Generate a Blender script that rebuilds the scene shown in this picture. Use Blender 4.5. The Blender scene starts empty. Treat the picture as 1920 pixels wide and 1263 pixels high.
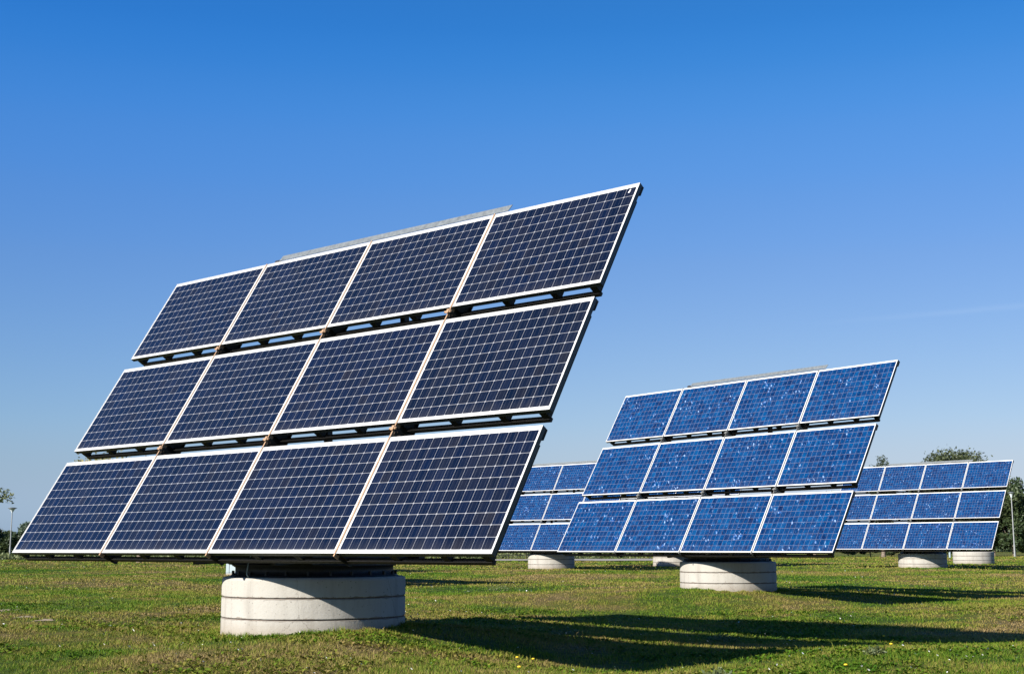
import bpy, math, random
import numpy as np
from mathutils import Vector, Matrix

# ------------------------------------------------------------------ camera, sky, sun
sc = bpy.context.scene
COL = sc.collection
Z0 = 1.0                                   # eye height of the crouching photographer
R = math.radians
FPX, PITCH, ROLL = 2489.66, 0.1566, -0.002 # pinhole constants for a 1920 px wide frame

cam = bpy.data.cameras.new('camera')
co = bpy.data.objects.new('camera', cam)
COL.objects.link(co)
cam.sensor_width = 36.0
cam.lens = FPX / 1920 * 36.0
cam.clip_end = 6000
fw = Vector((0, math.cos(PITCH), math.sin(PITCH))); rt = Vector((1, 0, 0)); up = rt.cross(fw)
c_, s_ = math.cos(ROLL), math.sin(ROLL)
rt2 = c_ * rt + s_ * up; up2 = -s_ * rt + c_ * up
co.matrix_world = Matrix(((rt2.x, up2.x, -fw.x, 0), (rt2.y, up2.y, -fw.y, 0), (rt2.z, up2.z, -fw.z, Z0), (0, 0, 0, 1)))
sc.camera = co

SUN_EL, SUN_AZ = R(29.3), R(40.0)           # shadows travel towards +x, turned a few deg away from the camera
world = bpy.data.worlds.new('World'); sc.world = world; world.use_nodes = True
wn = world.node_tree.nodes; wl = world.node_tree.links
bg = wn['Background']; bg.inputs['Strength'].default_value = 0.1
sky = wn.new('ShaderNodeTexSky'); sky.sky_type = 'NISHITA'; sky.sun_disc = False
sky.sun_elevation = SUN_EL
to_sun = Vector((-math.cos(SUN_AZ) * math.cos(SUN_EL), -math.sin(SUN_AZ) * math.cos(SUN_EL), math.sin(SUN_EL)))
sky.sun_rotation = math.atan2(to_sun.x, to_sun.y)
sky.altitude = 50; sky.air_density = 1.0; sky.dust_density = 0.6; sky.ozone_density = 3.0
# clear autumn air: deeper blue overhead, milky blue (not yellow) near the horizon
tc = wn.new('ShaderNodeTexCoord'); sx = wn.new('ShaderNodeSeparateXYZ'); wl.new(tc.outputs['Generated'], sx.inputs[0])
def sky_ramp(sock, stops, lo=0.0, hi=1.0):
    mr = wn.new('ShaderNodeMapRange'); mr.inputs['From Min'].default_value = lo; mr.inputs['From Max'].default_value = hi
    wl.new(sock, mr.inputs['Value']); rp = wn.new('ShaderNodeValToRGB'); wl.new(mr.outputs[0], rp.inputs[0])
    rp.color_ramp.interpolation = 'CARDINAL'; e = rp.color_ramp.elements
    while len(e) < len(stops): e.new(0.5)
    for q, (p, c) in zip(e, stops): q.position = (p - lo) / (hi - lo); q.color = (*c, 1)
    return rp.outputs[0]
def mul(a, b):
    x = wn.new('ShaderNodeMix'); x.data_type = 'RGBA'; x.blend_type = 'MULTIPLY'; x.inputs[0].default_value = 1.0
    wl.new(a, x.inputs[6]); wl.new(b, x.inputs[7]); return x.outputs[2]
K = 1 / 2.3
def tone(*c): return tuple(v * K for v in c)
tint = sky_ramp(sx.outputs['Z'], [(-0.2, tone(.9, 1.1, 1.9)), (0.0, tone(.95, 1.2, 2.0)), (0.045, tone(1.03, 1.06, 1.42)), (0.09, tone(1.08, 1.13, 1.34)), (0.209, tone(.89, 1.155, 1.54)), (0.26, tone(.74, 1.20, 1.72)), (0.305, tone(.60, 1.24, 1.86)), (0.34, tone(.44, 1.21, 1.91)), (0.374, tone(.31, 1.13, 1.90)), (0.6, tone(.25, 1.00, 1.75)), (1.0, tone(.28, 1.0, 1.7))], -0.2, 1.0)
side = sky_ramp(sx.outputs['X'], [(-1.0, (.60, .66, .70)), (-0.36, (.63, .705, .765)), (0.0, (.70, .705, .715)), (0.36, (.70, .665, .655)), (1.0, (.66, .64, .63))], -1.0, 1.0)
sc2 = wn.new('ShaderNodeMix'); sc2.data_type = 'RGBA'; sc2.blend_type = 'MULTIPLY'; sc2.inputs[0].default_value = 1.0
wl.new(mul(mul(sky.outputs[0], tint), side), sc2.inputs[6]); sc2.inputs[7].default_value = (1.25, 1.25, 1.25, 1)
# one faint thread of cirrus low on the right
def wmath(op, a, b=None):
    x = wn.new('ShaderNodeMath'); x.operation = op
    for i, v in enumerate((a, b)):
        if v is None: continue
        if isinstance(v, (int, float)): x.inputs[i].default_value = v
        else: wl.new(v, x.inputs[i])
    return x.outputs[0]
nz = wn.new('ShaderNodeTexNoise'); nz.inputs['Scale'].default_value = 26.0; nz.inputs['Detail'].default_value = 5
mp = wn.new('ShaderNodeMapping'); mp.inputs['Scale'].default_value = (0.5, 0.5, 3.0); wl.new(tc.outputs['Generated'], mp.inputs[0]); wl.new(mp.outputs[0], nz.inputs['Vector'])
line = wmath('SUBTRACT', sx.outputs['Z'], wmath('MULTIPLY_ADD', sx.outputs['X'], 0.035))
line.node.inputs[1].links[0].from_node.inputs[2].default_value = 0.1535
tt_ = wmath('DIVIDE', wmath('ADD', line, wmath('MULTIPLY', wmath('SUBTRACT', nz.outputs[0], 0.5), 0.004)), 0.0022)
gs = wmath('POWER', 2.718, wmath('MULTIPLY', wmath('MULTIPLY', tt_, tt_), -1.0))
en = wn.new('ShaderNodeMapRange'); en.interpolation_type = 'SMOOTHSTEP'; en.inputs['From Min'].default_value = 0.20; en.inputs['From Max'].default_value = 0.36; wl.new(sx.outputs['X'], en.inputs['Value'])
cir = wmath('MULTIPLY', wmath('MULTIPLY', gs, en.outputs[0]), wmath('MULTIPLY', nz.outputs[0], 0.11))
cm_ = wn.new('ShaderNodeMix'); cm_.data_type = 'RGBA'; wl.new(cir, cm_.inputs[0]); wl.new(sc2.outputs[2], cm_.inputs[6]); cm_.inputs[7].default_value = (4.2, 4.6, 5.0, 1)
wl.new(cm_.outputs[2], bg.inputs['Color'])

sun = bpy.data.lights.new('sun', 'SUN'); sun.energy = 5.0; sun.angle = R(0.53); sun.color = (1.0, 0.93, 0.82)
so = bpy.data.objects.new('sun', sun); COL.objects.link(so)
so.rotation_euler = to_sun.to_track_quat('Z', 'Y').to_euler()
so.location = (-20, 0, 30)

vs = sc.view_settings
vs.view_transform = 'Standard'; vs.look = 'None'; vs.exposure = 1.2; vs.gamma = 1.0; vs.use_curve_mapping = False

# ------------------------------------------------------------------ helpers
rng = np.random.default_rng(7)
random.seed(7)

def ray(px, py):
    """direction from the eye through a pixel of the 1920x1263 frame, y component = 1"""
    d = rt2 * ((px - 960) / FPX) + up2 * (-(py - 631.5) / FPX) + fw
    return d / d.y

def at(px, py, Y):
    d = ray(px, py)
    return Vector((d.x * Y, Y, Z0 + d.z * Y))

def tag(o, label=None, cat=None, group=None, kind=None):
    if label: o['label'] = label
    if cat: o['category'] = cat
    if group: o['group'] = group
    if kind: o['kind'] = kind
    return o

def empty(name, loc, rz=0.0):
    o = bpy.data.objects.new(name, None); COL.objects.link(o)
    o.location = loc; o.rotation_euler = (0, 0, rz); o.empty_display_size = 0.3
    return o

class MB:
    """collects boxes, prisms, tubes and lathes into one mesh"""
    def __init__(s): s.v = []; s.f = []; s.m = []; s.sm = []
    def add(s, vs_, fs, mi=0, smooth=False):
        b = len(s.v); s.v += [tuple(v) for v in vs_]
        for f in fs: s.f.append(tuple(i + b for i in f)); s.m.append(mi); s.sm.append(smooth)
    def box(s, x0, x1, y0, y1, z0, z1, mi=0, front=None):
        v = [(x, y, z) for z in (z0, z1) for y in (y0, y1) for x in (x0, x1)]
        f = [(0, 2, 3, 1), (4, 5, 7, 6), (0, 1, 5, 4), (2, 6, 7, 3), (0, 4, 6, 2), (1, 3, 7, 5)]
        for k, q in enumerate(f):
            s.add([v[i] for i in q], [(0, 1, 2, 3)], front if (front is not None and k == 1) else mi)
    def tube(s, p0, p1, r0, r1=None, n=10, mi=0, cap=True):
        r1 = r0 if r1 is None else r1
        p0 = Vector(p0); p1 = Vector(p1); d = (p1 - p0)
        if d.length < 1e-6: return
        d.normalize(); a = d.orthogonal().normalized(); b = d.cross(a)
        ring = [(math.cos(2 * math.pi * k / n), math.sin(2 * math.pi * k / n)) for k in range(n)]
        vv = [p0 + (a * c + b * t) * r0 for c, t in ring] + [p1 + (a * c + b * t) * r1 for c, t in ring]
        s.add(vv, [(k, (k + 1) % n, n + (k + 1) % n, n + k) for k in range(n)], mi, True)
        if cap:
            s.add(vv[:n], [tuple(reversed(range(n)))], mi); s.add(vv[n:], [tuple(range(n))], mi)
    def lathe(s, prof, n=48, mi=0, c=(0, 0)):
        vv = []; m = len(prof)
        for k in range(n):
            a = 2 * math.pi * k / n
            for r, z in prof: vv.append((c[0] + r * math.cos(a), c[1] + r * math.sin(a), z))
        fs = []
        for k in range(n):
            k2 = (k + 1) % n
            for j in range(m - 1): fs.append((k * m + j, k2 * m + j, k2 * m + j + 1, k * m + j + 1))
        s.add(vv, fs, mi, True)
    def bar(s, p0, p1, w, h, mi=0, upv=(0, 0, 1)):
        p0 = Vector(p0); p1 = Vector(p1); d = (p1 - p0).normalized(); u = Vector(upv)
        a = d.cross(u)
        if a.length < 1e-4: a = d.orthogonal()
        a.normalize(); b = a.cross(d); vv = []
        for p in (p0, p1):
            for sa, sb in ((-1, -1), (1, -1), (1, 1), (-1, 1)): vv.append(p + a * (sa * w / 2) + b * (sb * h / 2))
        s.add(vv, [(0, 1, 2, 3), (7, 6, 5, 4), (0, 4, 5, 1), (1, 5, 6, 2), (2, 6, 7, 3), (3, 7, 4, 0)], mi)
    def mesh(s, name, mats):
        me = bpy.data.meshes.new(name); me.from_pydata(s.v, [], s.f)
        for m in mats: me.materials.append(m)
        me.polygons.foreach_set('material_index', s.m); me.polygons.foreach_set('use_smooth', s.sm)
        me.update(); return me
    def build(s, name, mats, parent=None):
        return link(name, s.mesh(name, mats if isinstance(mats, list) else [mats]), parent)

def link(name, me, parent=None):
    o = bpy.data.objects.new(name, me); COL.objects.link(o)
    if parent: o.parent = parent
    return o

def fast_mesh(name, V, F, mats, smooth=False, mat_idx=None, attr=None):
    """V (n,3), F (m,k) numpy arrays"""
    me = bpy.data.meshes.new(name)
    k = F.shape[1]
    me.vertices.add(len(V)); me.vertices.foreach_set('co', V.astype(np.float32).ravel())
    me.loops.add(F.size); me.loops.foreach_set('vertex_index', F.astype(np.int32).ravel())
    me.polygons.add(len(F)); me.polygons.foreach_set('loop_start', np.arange(0, F.size, k, dtype=np.int32))
    for m in mats: me.materials.append(m)
    if smooth: me.polygons.foreach_set('use_smooth', np.ones(len(F), dtype=bool))
    if mat_idx is not None: me.polygons.foreach_set('material_index', mat_idx.astype(np.int32))
    if attr is not None:
        a = me.attributes.new('rnd', 'FLOAT', 'POINT'); a.data.foreach_set('value', attr.astype(np.float32))
    me.update(calc_edges=True); return me

# ------------------------------------------------------------------ material helpers
class NT:
    def __init__(s, name):
        s.m = bpy.data.materials.new(name); s.m.use_nodes = True
        s.n = s.m.node_tree.nodes; s.l = s.m.node_tree.links
        s.b = s.n['Principled BSDF']
    def new(s, t, **kw):
        x = s.n.new(t)
        for k, v in kw.items(): setattr(x, k, v)
        return x
    def put(s, sock, v):
        if isinstance(v, bpy.types.NodeSocket): s.l.new(v, sock)
        else: sock.default_value = v
    def math(s, op, a, b=None, c=None, clamp=False):
        x = s.new('ShaderNodeMath', operation=op, use_clamp=clamp)
        s.put(x.inputs[0], a)
        if b is not None: s.put(x.inputs[1], b)
        if c is not None: s.put(x.inputs[2], c)
        return x.outputs[0]
    def mix(s, f, a, b, blend='MIX'):
        x = s.new('ShaderNodeMix', data_type='RGBA', blend_type=blend)
        s.put(x.inputs[0], f); s.put(x.inputs[6], a); s.put(x.inputs[7], b)
        return x.outputs[2]
    def ramp(s, f, stops, interp='LINEAR'):
        x = s.new('ShaderNodeValToRGB'); x.color_ramp.interpolation = interp
        e = x.color_ramp.elements
        while len(e) < len(stops): e.new(0.5)
        for q, (p, c) in zip(e, stops): q.position = p; q.color = c if len(c) == 4 else (*c, 1)
        s.put(x.inputs[0], f); return x.outputs[0]
    def noise(s, vec, scale, detail=4, rough=0.5, dist=0.0):
        x = s.new('ShaderNodeTexNoise'); s.put(x.inputs['Vector'], vec)
        x.inputs['Scale'].default_value = scale; x.inputs['Detail'].default_value = detail
        x.inputs['Roughness'].default_value = rough; x.inputs['Distortion'].default_value = dist
        return x.outputs[0]
    def bump(s, h, strength=0.3, dist=0.01):
        x = s.new('ShaderNodeBump'); x.inputs['Strength'].default_value = strength; x.inputs['Distance'].default_value = dist
        s.put(x.inputs['Height'], h); s.l.new(x.outputs[0], s.b.inputs['Normal'])
    def obj(s): return s.new('ShaderNodeTexCoord').outputs['Object']
    def pos(s): return s.new('ShaderNodeNewGeometry').outputs['Position']
    def xyz(s, v):
        x = s.new('ShaderNodeSeparateXYZ'); s.put(x.inputs[0], v); return x.outputs
    def comb(s, a, b, c):
        x = s.new('ShaderNodeCombineXYZ'); s.put(x.inputs[0], a); s.put(x.inputs[1], b); s.put(x.inputs[2], c); return x.outputs[0]
    def set(s, **kw):
        for k, v in kw.items(): s.put(s.b.inputs[k.replace('_', ' ')], v)
        return s.m

def metal(name, col, rough, metallic, var=0.25, scale=14):
    t = NT(name); o = t.obj(); n = t.noise(o, scale, 5, 0.6)
    lo = tuple(c * (1 - var) for c in col); hi = tuple(min(1, c * (1 + var)) for c in col)
    c = t.ramp(n, [(0.3, lo), (0.7, hi)])
    r = t.ramp(t.noise(o, scale * 3, 3), [(0.3, (rough * .8,) * 3), (0.7, (min(1, rough * 1.25),) * 3)])
    return t.set(Base_Color=c, Roughness=r, Metallic=metallic)

M = {}
M['galv'] = metal('galvanised_steel', (0.125, 0.14, 0.148), 0.55, 0.3)
M['steel_dark'] = metal('dark_and_shade_toned_steel', (0.011, 0.0098, 0.0085), 0.65, 0.3, 0.4)  # galvanised beams: their deep shade is put into this near-black; railing shares it
M['frame_side'] = metal('shade_dark_frame_side', (0.022, 0.030, 0.034), 0.4, 0.2, 0.15)  # frame sides carry their shade in a darkened base colour
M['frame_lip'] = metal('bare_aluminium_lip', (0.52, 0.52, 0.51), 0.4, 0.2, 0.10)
M['strip_warm'] = metal('sunlit_cover_strip_warm', (0.30, 0.185, 0.105), 0.6, 0.05, 0.3)  # galvanised strip with the warm sunlit cast painted into its colour
M['strip_grey'] = metal('cover_strip_grey', (0.13, 0.13, 0.12), 0.5, 0.1, 0.12)
M['rust'] = metal('rust_brown_bracket', (0.045, 0.028, 0.016), 0.75, 0.1, 0.45)
M['black'] = metal('black_rubber_and_grease', (0.012, 0.012, 0.014), 0.6, 0.0)
M['pole'] = metal('pole_paint_grey', (0.24, 0.25, 0.25), 0.45, 0.2, 0.1)
M['cabinet'] = metal('white_cabinet_paint', (0.24, 0.30, 0.32), 0.5, 0.0, 0.06, 3)
M['glass_lamp'] = metal('frosted_lamp_bowl', (0.55, 0.6, 0.62), 0.25, 0.0, 0.05)

def concrete():
    t = NT('cast_concrete_rings'); o = t.obj()
    X = t.xyz(o)
    n1 = t.noise(o, 1.6, 6, 0.6); n2 = t.noise(o, 26, 5, 0.65)
    # long vertical rain streaks
    st = t.noise(t.comb(t.math('MULTIPLY', X[0], 7.0), t.math('MULTIPLY', X[1], 7.0), t.math('MULTIPLY', X[2], 0.9)), 1.0, 4, 0.6)
    base = t.ramp(n1, [(0.25, (0.285, 0.270, 0.245)), (0.5, (0.315, 0.302, 0.276)), (0.8, (0.335, 0.323, 0.297))])
    c = t.mix(t.ramp(st, [(0.46, (0, 0, 0)), (0.74, (0.5,) * 3)]), base, (0.17, 0.155, 0.135, 1))
    c = t.mix(t.ramp(n2, [(0.62, (0, 0, 0)), (0.72, (0.35,) * 3)]), c, (0.12, 0.11, 0.10, 1))
    # grime bleeding down from each joint
    f = t.math('FRACT', t.math('DIVIDE', t.math('SUBTRACT', X[2], 0.665), 0.235))
    top = t.math('GREATER_THAN', t.math('ADD', f, t.math('MULTIPLY', t.noise(t.comb(t.math('MULTIPLY', X[0], 9.0), t.math('MULTIPLY', X[1], 9.0), 0.0), 1.0, 3), 0.16)), 1.04)
    below = t.math('LESS_THAN', X[2], 0.6)
    c = t.mix(t.math('MULTIPLY', t.math('MULTIPLY', top, below), 0.55), c, (0.10, 0.085, 0.07, 1))
    # splash zone of soil just above the grass
    low = t.ramp(t.math('ADD', X[2], t.math('MULTIPLY', n2, 0.10)), [(0.08, (0.55,) * 3), (0.26, (0, 0, 0))])
    c = t.mix(low, c, (0.18, 0.14, 0.095, 1))
    # air holes in the cast face, brown smears along the joints
    vh = t.new('ShaderNodeTexVoronoi'); t.put(vh.inputs['Vector'], o); vh.inputs['Scale'].default_value = 17
    c = t.mix(t.math('MULTIPLY', t.math('LESS_THAN', vh.outputs['Distance'], t.math('MULTIPLY', n1, 0.22)), 0.55), c, (0.09, 0.08, 0.07, 1))
    jn = t.math('LESS_THAN', t.math('ABSOLUTE', t.math('SUBTRACT', f, 0.03)), t.math('MULTIPLY', t.math('SUBTRACT', t.noise(o, 6.0, 4, 0.7), 0.38, clamp=True), 0.42))
    c = t.mix(t.math('MULTIPLY', t.math('MULTIPLY', jn, below), 0.6), c, (0.13, 0.095, 0.07, 1))
    # thin hairline cracks
    vo = t.new('ShaderNodeTexVoronoi', feature='DISTANCE_TO_EDGE'); t.put(vo.inputs['Vector'], t.mix(0.12, o, t.comb(n2, n1, st)))
    vo.inputs['Scale'].default_value = 1.35
    crack = t.math('LESS_THAN', vo.outputs['Distance'], 0.0035)
    c = t.mix(t.math('MULTIPLY', crack, 0.5), c, (0.09, 0.075, 0.065, 1))
    t.bump(t.math('ADD', n2, t.math('MULTIPLY', n1, 0.6)), 0.35, 0.01)
    return t.set(Base_Color=c, Roughness=0.9)
M['concrete'] = concrete()
M['joint'] = metal('dark_mortar_joint', (0.12, 0.09, 0.075), 0.9, 0.0, 0.5)

MW, MH, MP, MG = 2.100, 1.4157, 2.13, 0.1866    # module width, height, column pitch, row gap

def cells(kind):
    t = NT('solar_cells_' + kind); X = t.xyz(t.obj())
    rnd = t.new('ShaderNodeObjectInfo').outputs['Random']
    if kind == 'mono': bx0, bx1, by0, by1 = 0.025, MW - 0.025, 0.044, MH - 0.050
    else: bx0, bx1, by0, by1 = 0.020, MW - 0.020, 0.026, MH - 0.040
    a = t.math('DIVIDE', t.math('SUBTRACT', X[0], bx0), (bx1 - bx0) / 16)
    b = t.math('DIVIDE', t.math('SUBTRACT', X[1], by0), (by1 - by0) / 10)
    ia, ib = t.math('FLOOR', a), t.math('FLOOR', b); fa, fb = t.math('FRACT', a), t.math('FRACT', b)
    da = t.math('ABSOLUTE', t.math('SUBTRACT', fa, 0.5)); db = t.math('ABSOLUTE', t.math('SUBTRACT', fb, 0.5))
    def both(*q):
        r = q[0]
        for z in q[1:]: r = t.math('MULTIPLY', r, z)
        return r
    inside = both(t.math('GREATER_THAN', a, 0.0), t.math('LESS_THAN', a, 16.0), t.math('GREATER_THAN', b, 0.0), t.math('LESS_THAN', b, 10.0))
    wn_ = t.new('ShaderNodeTexWhiteNoise', noise_dimensions='3D'); t.put(wn_.inputs['Vector'], t.comb(ia, ib, t.math('MULTIPLY', rnd, 91.0)))
    cr = wn_.outputs['Value']
    off = t.comb(t.math('ADD', X[0], t.math('MULTIPLY', rnd, 57.0)), t.math('ADD', X[1], t.math('MULTIPLY', rnd, 33.0)), 0.0)
    if kind == 'mono':
        cell = both(inside, t.math('LESS_THAN', da, 0.487), t.math('LESS_THAN', db, 0.483), t.math('LESS_THAN', t.math('ADD', da, db), 0.895))
        body = t.ramp(cr, [(0.0, (0.0016, 0.0026, 0.0072)), (0.40, (0.0022, 0.0036, 0.0105)), (0.78, (0.0020, 0.0044, 0.0165)), (0.92, (0.0040, 0.0042, 0.0080)), (1.0, (0.0080, 0.0068, 0.0070))])
        soft = t.noise(off, 1.3, 3)
        body = t.mix(t.math('MULTIPLY', soft, 0.5), body, (0.0022, 0.0054, 0.0190, 1))
        body = t.mix(t.math('MULTIPLY', rnd, 0.35), body, (0.0016, 0.0036, 0.0075, 1))
        # two soldered ribbons per cell, running up the slope
        bus = t.math('LESS_THAN', t.math('ABSOLUTE', t.math('SUBTRACT', da, 0.215)), 0.010)
        # dashed glints painted into the ribbon colour
        dash = t.noise(t.comb(t.math('ADD', ia, t.math('MULTIPLY', rnd, 40.0)), t.math('MULTIPLY', X[1], 26.0), 0.0), 1.0, 2)
        body = t.mix(t.math('MULTIPLY', bus, t.ramp(dash, [(0.35, (0.30,) * 3), (0.7, (0.50,) * 3)])), body, (0.075, 0.085, 0.11, 1))
        gapc = (0.23, 0.235, 0.25, 1); back = (0.50, 0.50, 0.49, 1)
    else:
        cell = both(inside, t.math('LESS_THAN', da, 0.482), t.math('LESS_THAN', db, 0.482))
        # crystal grains
        vo = t.new('ShaderNodeTexVoronoi'); t.put(vo.inputs['Vector'], t.mix(0.03, t.comb(t.math('ADD', t.math('MULTIPLY', t.xyz(off)[0], 1.25), t.math('MULTIPLY', t.xyz(off)[1], 0.55)), t.math('MULTIPLY', t.xyz(off)[1], 0.75), 0.0), t.new('ShaderNodeTexNoise').outputs['Color'])); vo.distance = 'CHEBYCHEV'; vo.inputs['Scale'].default_value = 27; vo.inputs['Randomness'].default_value = 1.0
        vb = t.new('ShaderNodeTexVoronoi'); t.put(vb.inputs['Vector'], off); vb.inputs['Scale'].default_value = 13
        g = t.xyz(vo.outputs['Color'])[0]; g2 = t.xyz(vb.outputs['Color'])[1]
        v = t.math('ADD', t.math('ADD', t.math('ADD', t.math('MULTIPLY', cr, 0.30), 0.10), t.math('MULTIPLY', g, 0.26)), t.math('MULTIPLY', g2, 0.24))
        body = t.ramp(v, [(0.15, (0.0012, 0.006, 0.034)), (0.38, (0.0004, 0.017, 0.070)), (0.62, (0.0004, 0.029, 0.104)), (0.88, (0.0010, 0.055, 0.158))])
        # clusters of grains with facet glints painted into the colour
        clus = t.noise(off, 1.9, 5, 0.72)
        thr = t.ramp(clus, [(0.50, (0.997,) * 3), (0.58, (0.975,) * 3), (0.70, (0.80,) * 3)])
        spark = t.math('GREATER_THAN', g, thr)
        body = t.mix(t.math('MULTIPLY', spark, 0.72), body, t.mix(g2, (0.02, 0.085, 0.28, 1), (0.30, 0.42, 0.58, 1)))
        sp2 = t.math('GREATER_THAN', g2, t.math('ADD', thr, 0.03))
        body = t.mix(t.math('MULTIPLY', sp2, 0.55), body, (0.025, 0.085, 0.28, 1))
        bus = t.math('LESS_THAN', t.math('ABSOLUTE', t.math('SUBTRACT', da, 0.22)), 0.010)
        body = t.mix(t.math('MULTIPLY', bus, 0.15), body, (0.10, 0.14, 0.20, 1))
        gapc = (0.125, 0.13, 0.175, 1); back = (0.62, 0.62, 0.61, 1)
    c = t.mix(cell, t.mix(inside, back, gapc), body)
    dust = t.noise(off, 5.0, 6, 0.7)
    run = t.noise(t.comb(t.math('MULTIPLY', X[0], 16.0), t.math('MULTIPLY', X[1], 1.4), t.math('MULTIPLY', rnd, 20.0)), 1.0, 4, 0.6)
    foot = t.ramp(t.math('ADD', X[1], t.math('MULTIPLY', dust, 0.12)), [(0.02, (0.16,) * 3), (0.22, (0.0,) * 3)])
    film = t.math('ADD', t.math('MULTIPLY', t.math('SUBTRACT', run, 0.42, clamp=True), 0.10), t.math('MULTIPLY', foot, run), clamp=True)
    c = t.mix(film, c, (0.20, 0.18, 0.15, 1))
    r = t.ramp(dust, [(0.3, (0.10,) * 3), (0.7, (0.17,) * 3)])
    t.set(Base_Color=c, Roughness=r)
    t.b.inputs['IOR'].default_value = 1.45
    # faint dirt collected along the lower frame
    return t.m
M['mono'] = cells('mono'); M['poly'] = cells('poly')

def ground_colour(t, p, blade=None):
    X = t.xyz(p); flat = t.comb(X[0], X[1], 0.0)
    big = t.noise(flat, 0.16, 5, 0.6, 0.6); mid = t.noise(flat, 0.9, 5, 0.65); fine = t.noise(flat, 9.0, 4, 0.6)
    s = t.math('ADD', t.math('ADD', t.math('MULTIPLY', big, 0.55), t.math('MULTIPLY', mid, 0.33)), t.math('MULTIPLY', fine, 0.12))
    s = t.math('MULTIPLY_ADD', t.math('SUBTRACT', s, 0.5), 2.1, 0.51)
    return s, flat, mid, fine

PATCH = [(6, 1126, .19, .30), (48, 1135, .15, .16), (86, 1138, .15, .14), (158, 1147, .08, .05), (232, 1143, .14, .20), (256, 1141, .06, .10), (315, 1141, .07, .08)]

def grass_mat(name, blade):
    t = NT(name); p = t.pos(); s, flat, mid, fine = ground_colour(t, p)
    if blade:
        at_ = t.new('ShaderNodeAttribute', attribute_name='rnd').outputs['Fac']
        s2 = t.math('ADD', s, t.math('MULTIPLY', t.math('SUBTRACT', at_, 0.5), 0.26))
        c = t.ramp(s2, [(0.24, (0.034, 0.090, 0.005)), (0.38, (0.075, 0.140, 0.008)), (0.47, (0.135, 0.168, 0.018)), (0.55, (0.190, 0.175, 0.035)), (0.66, (0.215, 0.160, 0.060)), (0.84, (0.29, 0.215, 0.105))])
        t.set(Base_Color=c, Roughness=0.7, Specular_IOR_Level=0.15)
        # light passes through thin blades
        tr = t.new('ShaderNodeBsdfTranslucent'); t.put(tr.inputs['Color'], c)
        mx = t.new('ShaderNodeMixShader'); mx.inputs[0].default_value = 0.25
        t.l.new(t.b.outputs[0], mx.inputs[1]); t.l.new(tr.outputs[0], mx.inputs[2])
        t.l.new(mx.outputs[0], t.n['Material Output'].inputs['Surface'])
    else:
        c = t.ramp(s, [(0.30, (0.030, 0.068, 0.005)), (0.44, (0.066, 0.098, 0.010)), (0.54, (0.112, 0.108, 0.020)), (0.68, (0.150, 0.110, 0.044))])
        c = t.mix(t.ramp(fine, [(0.40, (0.55,) * 3), (0.60, (0, 0, 0))]), c, (0.03, 0.035, 0.010, 1))
        t.set(Base_Color=c, Roughness=0.95, Specular_IOR_Level=0.1)
        t.bump(t.noise(flat, 26.0, 6, 0.75), 0.9, 0.05)
    return t.m
M['ground'] = grass_mat('turf_soil', False)
M['grass'] = grass_mat('grass_blades', True)

def leaf_mat(name, c0, c1, c2):
    t = NT(name)
    at_ = t.new('ShaderNodeAttribute', attribute_name='rnd').outputs['Fac']
    c = t.ramp(at_, [(0.0, c0), (0.5, c1), (1.0, c2)])
    t.set(Base_Color=c, Roughness=0.6)
    tr = t.new('ShaderNodeBsdfTranslucent'); t.put(tr.inputs['Color'], c)
    mx = t.new('ShaderNodeMixShader'); mx.inputs[0].default_value = 0.25
    t.l.new(t.b.outputs[0], mx.inputs[1]); t.l.new(tr.outputs[0], mx.inputs[2])
    t.l.new(mx.outputs[0], t.n['Material Output'].inputs['Surface'])
    return t.m
M['leaf_dark'] = leaf_mat('leaves_dark', (0.020, 0.040, 0.014), (0.035, 0.060, 0.020), (0.070, 0.095, 0.030))
M['leaf_mid'] = leaf_mat('leaves_olive', (0.050, 0.075, 0.022), (0.085, 0.110, 0.035), (0.150, 0.165, 0.060))
M['leaf_willow'] = leaf_mat('leaves_willow', (0.026, 0.038, 0.014), (0.046, 0.062, 0.022), (0.082, 0.098, 0.038))
M['leaf_hazed'] = leaf_mat('leaves_haze_tinted', (0.070, 0.110, 0.070), (0.100, 0.140, 0.090), (0.150, 0.190, 0.120))  # distance haze mixed into these paler leaf colours
M['leaf_yellow'] = leaf_mat('leaves_turning_yellow', (0.120, 0.130, 0.025), (0.220, 0.190, 0.040), (0.330, 0.260, 0.060))
M['bark'] = metal('bark', (0.13, 0.10, 0.075), 0.9, 0.0, 0.4, 8)
M['path'] = metal('pale_gravel_path', (0.22, 0.20, 0.17), 0.95, 0.0, 0.25, 2)
M['sand'] = metal('bare_sandy_soil', (0.24, 0.185, 0.115), 0.95, 0.0, 0.4, 12)
M['petal_white'] = metal('white_petals', (0.80, 0.80, 0.78), 0.7, 0.0, 0.05)
M['petal_yellow'] = metal('yellow_petals', (0.80, 0.52, 0.02), 0.7, 0.0, 0.1)

# ------------------------------------------------------------------ terrain
PED = {1: (-2.39, 16.06), 2: (4.87, 30.48), 3: (1.80, 62.39), 4: (18.84, 61.86)}
_ph = rng.uniform(0, 6.28, (10, 2)); _kk = rng.uniform(-1, 1, (10, 2))
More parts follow.
